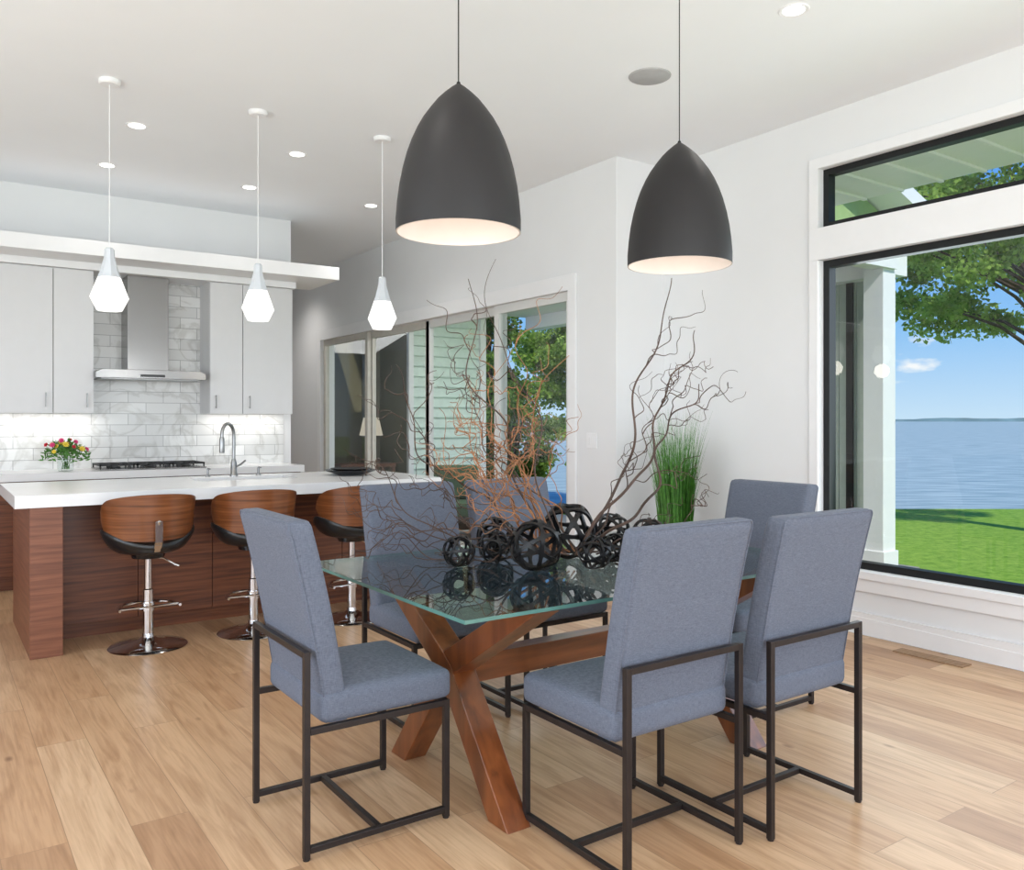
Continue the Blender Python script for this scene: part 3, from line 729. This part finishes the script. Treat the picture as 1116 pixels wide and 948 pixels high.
# ---------------------------------------------------------------- reed plant
gp=root('potted_grass',(4.42,4.30,0),'tall green reed grass in a dark square planter','potted plant')
MB().prism([(-.12,0),(.12,0),(.16,.50),(.145,.50),(.14,.46),(-.14,.46),(-.145,.50),(-.16,.50)],'Y',-.15,.15).done('pot','pot',gp,bevel=.006)
MB().box(-.13,.13,-.14,.14,.45,.465).done('soil','bark',gp)
mb=MB()
for i in range(950):
    a=random.uniform(0,6.28); r0=.12*math.sqrt(random.random()); b0=Vector((r0*math.cos(a),r0*math.sin(a),.46)); a2=a+random.uniform(-.7,.7)
    h=random.uniform(.45,.90) if i%5 else random.uniform(.88,1.08); lean=random.uniform(.01,.16)*(h/.9); dv=Vector((math.cos(a2),math.sin(a2),0)); wv=Vector((-math.sin(a2+.8),math.cos(a2+.8),0))*.0036
    vs=[]
    for k in range(7):
        t_=k/6; c=b0+dv*lean*t_**2+Vector((0,0,h*(t_-.10*t_**3))); w=wv*(1-t_*.94); vs+= [c-w,c+w]
    fs=[(2*k,2*k+1,2*k+3,2*k+2) for k in range(6)]
    mb.add(vs,fs)
o=mb.done('grass_blades','grassbl',gp,weld=False); o['kind']='stuff'
ol=MB().box(-.008,0,-.06,.06,-.06,.06).box(-.011,-.007,-.035,-.012,-.03,.03).box(-.011,-.007,.012,.035,-.03,.03).done('light_switch','trim',None,bevel=.002,loc=(XS,5.09,1.18)); tag(ol,'white double light switch plate on the wall','light switch')
vt=MB().box(4.60,4.70,2.35,2.75,.0005,.006)
for k in range(12): vt.box(4.612,4.688,2.37+.031*k,2.378+.031*k,.006,.008)
tag(vt.done('floor_vent','vent'),'brown slotted vent in the oak floor by the window','floor vent')

# ---------------------------------------------------------------- exterior
def patch(name,a0,a1,f0,f1,z,mat,lab,cat):
    o=MB().add([(a0,f0,0),(a1,f0,0),(a1,f1,0),(a0,f1,0)],[(0,1,2,3)]).done(name,mat,None)
    o.location=(0,0,z); o.rotation_euler=(0,0,math.atan2(rv.y,rv.x)); tag(o,lab,cat,kind='stuff'); return o
patch('lawn',-60,60,-30,15.6,-.30,'lawn','sunlit green lawn running down to the lake','lawn')
patch('lake',-3000,3000,15.0,5000,-.9,'water','calm blue-grey lake with fine ripples','lake')
mb=MB(); n=200
vs=[];
for i in range(n+1):
    a=-1800+3600*i/n; h=5.0+2.5*math.sin(i*.21)+1.5*math.sin(i*.53+1)+random.uniform(-.6,.6)
    vs+= [(a,1500,-1),(a,1505,h+1.5)]
mb.add(vs,[(2*i,2*i+2,2*i+3,2*i+1) for i in range(n)])
o=mb.done('far_shore','hill'); o.rotation_euler=(0,0,math.atan2(rv.y,rv.x)); tag(o,'distant wooded shoreline across the lake','shore',kind='stuff')
pr=root('porch',(0,0,0),'covered porch with white column and pale green gable','porch')
MB().box(XW+.16,8.0,4.5,10.74,-.3,-.1).box(XS+.16,XW+.16,YJ+.16,10.74,-.3,-.1).done('deck','deck',pr)
MB().box(XW+.16,7.95,4.6,10.74,2.95,3.0).box(XS+.16,XW+.16,YJ+.16,10.74,2.95,3.0).done('porch_ceiling','trim',pr)
MB().prism([(XW+.16,3.0),(8.0,3.0),(8.0,3.15),(XW+.16,4.3)],'Y',4.62,4.68).done('gable','porchgreen',pr)
MB().prism([(XW+.16,4.3),(8.35,3.05),(8.35,3.2),(XW+.16,4.45)],'Y',4.3,10.74).done('roof','trim',pr)
MB().box(7.70,7.95,4.6,10.7,2.76,2.95).box(XW+.16,7.7,4.55,4.72,2.80,2.98).done('beam','trim',pr)
MB().box(7.52,7.73,4.59,4.80,-.1,2.80).box(7.50,7.75,4.57,4.82,-.1,.08).done('column','trim',pr,bevel=.004)
mb=MB()
for k in range(20): mb.box(7.86,7.895,4.90+.10*k,4.992+.10*k,-.1,2.76)
mb.done('reflection_panel','reflpanel',pr)  # added boards standing in for siding and reflections in the window glass
MB().box(7.84,7.855,5.12,5.20,-.1,2.76).done('reflection_post','blackfr',pr)  # added dark strip in place of a dark vertical reflected in the glass
ev=MB().prism([(XW+.16,3.12),(6.2,3.12),(6.2,3.28),(XW+.16,3.5)],'Y',-3,4.25)
for k in range(22): ev.box(XW+.16,6.18,-2.6+.31*k,-2.57+.31*k,3.10,3.12)
tag(ev.done('roof_eave','trim'),'white slatted roof eave above the window','eave')
wg=root('house_wing',(0,0,0),'house wing clad in pale mint clapboard and added dark reflection box','house')
mb=MB()
for k in range(21):
    z=-.1+.148*k; mb.prism([(10.83,z),(10.765,z),(10.80,z+.015),(10.81,z+.148),(10.83,z+.148)],'X',5.72,6.95)
mb.done('clapboard','siding',wg)
MB().box(5.68,5.76,10.755,10.82,-.1,2.95).box(6.90,7.0,10.755,10.82,-.1,2.95).box(4.47,4.55,10.76,10.82,-.1,2.95).done('corner_board','trim',wg)
MB().box(4.47,5.70,12.4,12.5,-.1,2.95).box(5.70,5.72,10.83,12.5,-.1,2.95).box(4.47,5.7,10.83,12.4,-.1,-.05).done('room','reflback',wg)  # box added in place of the dark interior mirrored in the door glass
MB().add([(4.55,10.78,0),(5.68,10.78,0),(5.68,10.78,2.9),(4.55,10.78,2.9)],[(0,1,2,3)]).done('window','glass',wg)
lp=root('table_lamp',(5.30,11.2,.72),'cream-shaded lamp modelled in place of a reflection','lamp')  # added object for the lamp mirrored in the door glass
MB().lathe([(0,0),(.07,0),(.08,.05),(.06,.2),(.02,.32),(.015,.40),(0,.40)],20).done('base','blk',lp,True)
MB().lathe([(.17,.40),(.11,.66)],28).done('lamp_shade','lampsh',lp,True)
cn=root('console_table',(5.2,11.2,-.05),'dark wooden console added under the reflected lamp','table')  # added only to carry the mirrored lamp
MB().box(-.45,.40,-.2,.2,.72,.77).done('table_top','walnut',cn)
for a in (-.42,.37):
    for b in (-.17,.17): MB().box(a-.02,a+.02,b-.02,b+.02,.0,.72).done('leg','walnut',cn)
oc=root('outdoor_armchair',(5.35,8.9,-.1),'outdoor armchair with green cushions on the porch','chair',rot=math.radians(-25))
MB().box(-.36,-.31,-.36,.36,.05,.62).box(.31,.36,-.36,.36,.05,.62).box(-.31,.31,.30,.36,.05,.80).box(-.31,.31,-.36,.30,.22,.28).done('frame','metal',oc,bevel=.008)
MB().box(-.30,.30,-.36,.26,.285,.45).done('seat_cushion','cushion',oc,bevel=.04,seg=4)
MB().box(-.30,.30,.14,.29,.455,.88).done('back_cushion','cushion',oc,bevel=.05,seg=4)
for a in (-.335,.335):
    for b in (-.33,.33): MB().box(a-.025,a+.025,b-.025,b+.025,0,.05).done('leg','metal',oc)
import numpy as np
def tree(name,x,y,z0,h,cz,rad,nclus,per,leaf,mat,lab,crad=.55,seed=1,cat='tree'):
    rng=np.random.default_rng(seed)
    r=root(name,(x,y,z0),lab,cat)
    mb=MB(); mb.tube([(0,0,0),(.05,0,h*.4),(-.05,.05,h*.7),(0,0,h)],[.16*h/4,.13*h/4,.10*h/4,.03],8)
    cen=[]
    for i in range(nclus):
        v=rng.normal(size=3); v/=np.linalg.norm(v); q=v*rng.uniform(.35,1.0)**.6*np.array(rad); q[2]+=cz-z0; cen.append(q)
        if i%3==0: mb.tube([(0,0,min(h*.8,max(.3,q[2]-.8))),tuple(q*np.array([.5,.5,.92])),tuple(q)],[.04,.025,.01],5)
    mb.done('trunk','bark',r,True,weld=False)
    V=[];
    for q in cen:
        s_=crad*rng.uniform(.6,1.2); p=rng.normal(size=(per,3)); p/=np.linalg.norm(p,axis=1)[:,None]; p*= (rng.uniform(0,1,(per,1))**.5)*s_*np.array([1,1,.6]); p+=q
        d=rng.normal(size=(per,3)); d/=np.linalg.norm(d,axis=1)[:,None]; e=rng.normal(size=(per,3)); e-= (e*d).sum(1)[:,None]*d; e/=np.linalg.norm(e,axis=1)[:,None]
        L_=leaf*rng.uniform(.6,1.2,(per,1))
        V.append(np.stack([p,p+d*L_*.5+e*L_*.4,p+d*L_,p+d*L_*.5-e*L_*.4],1).reshape(-1,3))
    V=np.concatenate(V); N=len(V)//4
    me=bpy.data.meshes.new('foliage'); me.from_pydata(V.tolist(),[],[(4*i,4*i+1,4*i+2,4*i+3) for i in range(N)]); me.materials.append(M[mat])
    o=bpy.data.objects.new('foliage',me); o.parent=r; o['kind']='stuff'; COL.objects.link(o)
tree('maple_tree',13.4,5.5,-.3,4.2,4.4,(2.7,2.7,2.2),110,460,.085,'leaf','leafy green maple on the lawn by the lake',.5,3)
tree('spruce_tree',9.6,14.6,-.3,4,2.0,(.6,.6,2.4),46,340,.10,'leafd','narrow dark green tree beyond the porch',.35,4)
tree('oak_tree',13.2,15.6,-.3,4,2.8,(1.7,1.7,1.9),84,420,.11,'leaf','bushy green tree beyond the porch',.5,5)
tree('garden_shrub',9.05,12.9,-.3,1.2,.8,(.8,.8,1.0),50,340,.07,'leafd','dense green garden shrub on the lawn',.3,8,'shrub')
tree('garden_shrub',10.7,12.0,-.3,1.3,.85,(.85,.85,1.05),50,340,.07,'leaf','dense sunlit green garden shrub on the lawn',.3,9,'shrub')

# ---------------------------------------------------------------- world & lights
w=bpy.data.worlds.new('World'); scene.world=w; w.use_nodes=True; nt=w.node_tree; nt.nodes.clear(); L=nt.links.new
out=nt.nodes.new('ShaderNodeOutputWorld'); bg=nt.nodes.new('ShaderNodeBackground'); tc=nt.nodes.new('ShaderNodeTexCoord'); sp=nt.nodes.new('ShaderNodeSeparateXYZ')
L(tc.outputs['Generated'],sp.inputs[0]); rp=nt.nodes.new('ShaderNodeValToRGB'); e=rp.color_ramp.elements
e[0].position=0.0; e[0].color=S(200,228,250); e[1].position=0.6; e[1].color=S(60,130,224)
k=e.new(.10); k.color=S(140,196,248); k=e.new(.25); k.color=S(90,160,240)
L(sp.outputs['Z'],rp.inputs['Fac'])
mp=nt.nodes.new('ShaderNodeMapping'); mp.inputs['Scale'].default_value=(1,1,2.5); mp.inputs['Location'].default_value=(.3,.1,0); L(tc.outputs['Generated'],mp.inputs[0])
cn_=nt.nodes.new('ShaderNodeTexNoise'); cn_.inputs['Scale'].default_value=11; cn_.inputs['Detail'].default_value=7; L(mp.outputs[0],cn_.inputs['Vector'])
cr=nt.nodes.new('ShaderNodeValToRGB'); cr.color_ramp.elements[0].position=.63; cr.color_ramp.elements[0].color=(0,0,0,1); cr.color_ramp.elements[1].position=.72; cr.color_ramp.elements[1].color=(1,1,1,1)
L(cn_.outputs['Fac'],cr.inputs['Fac']); mx=nt.nodes.new('ShaderNodeMixRGB'); mx.inputs[2].default_value=(.95,.97,1,1)
L(cr.outputs[0],mx.inputs[0]); L(rp.outputs[0],mx.inputs[1]); L(mx.outputs[0],bg.inputs[0]); bg.inputs[1].default_value=1.05; L(bg.outputs[0],out.inputs[0])
def light(kind,name,loc,energy,size=None,sizey=None,color=(1,1,1),dirv=None):
    l=bpy.data.lights.new(name,kind); l.energy=energy; l.color=color
    if kind=='AREA':
        l.shape='RECTANGLE'; l.size=size; l.size_y=sizey
    o=bpy.data.objects.new(name,l); o.location=loc
    if dirv: o.rotation_euler=Vector(dirv).to_track_quat('-Z','Y').to_euler()
    COL.objects.link(o); return o
s=light('SUN','sun',(0,0,20),3.6,color=(1,.95,.86),dirv=(.20,.72,-.66)); s.data.angle=math.radians(1)
light('AREA','south_window_daylight',(.9,-2.6,1.5),245,6.0,2.2,(.92,.96,1),(0,1,0.46))  # added fill lamp, out of view at the invented south opening
light('AREA','west_window_daylight',(-2.8,1.9,1.5),205,6.2,2.2,(.93,.965,1),(1,0,0.42))  # added fill lamp, unseen, at the invented west opening
light('AREA','lake_window_daylight',(XW+.2,1.9,1.5),45,2.8,1.9,(.88,.95,1),(-1,0,0.1))
light('AREA','cove_light',(0.3,7.72,2.81),4.5,5.2,.15,(1,.98,.96),(0,-.9,1))  # uplight added above the soffit to brighten the ceiling
for x,y_ in ((.85,.7),(2.52,.7)):
    light('AREA','under_cabinet_light',(x,8.12,1.392),1.5,y_,.03,(1,.95,.88),(0,0.1,-1))
light('AREA','porch_lamp',(6.3,8.2,2.9),150,1.5,3,(1,1,1),(0,0.2,-1))  # fill lamp added under the porch roof to brighten the siding

cam=bpy.data.cameras.new('camera'); co=bpy.data.objects.new('camera',cam); COL.objects.link(co); scene.camera=co
cam.sensor_width=36; cam.sensor_fit='HORIZONTAL'; cam.lens=36*918/1116; cam.shift_y=-16/1116; cam.clip_end=8000; cam.clip_start=.05
co.location=(0,0,1.34); co.rotation_euler=(math.radians(90),0,math.atan2(-.571,.821))
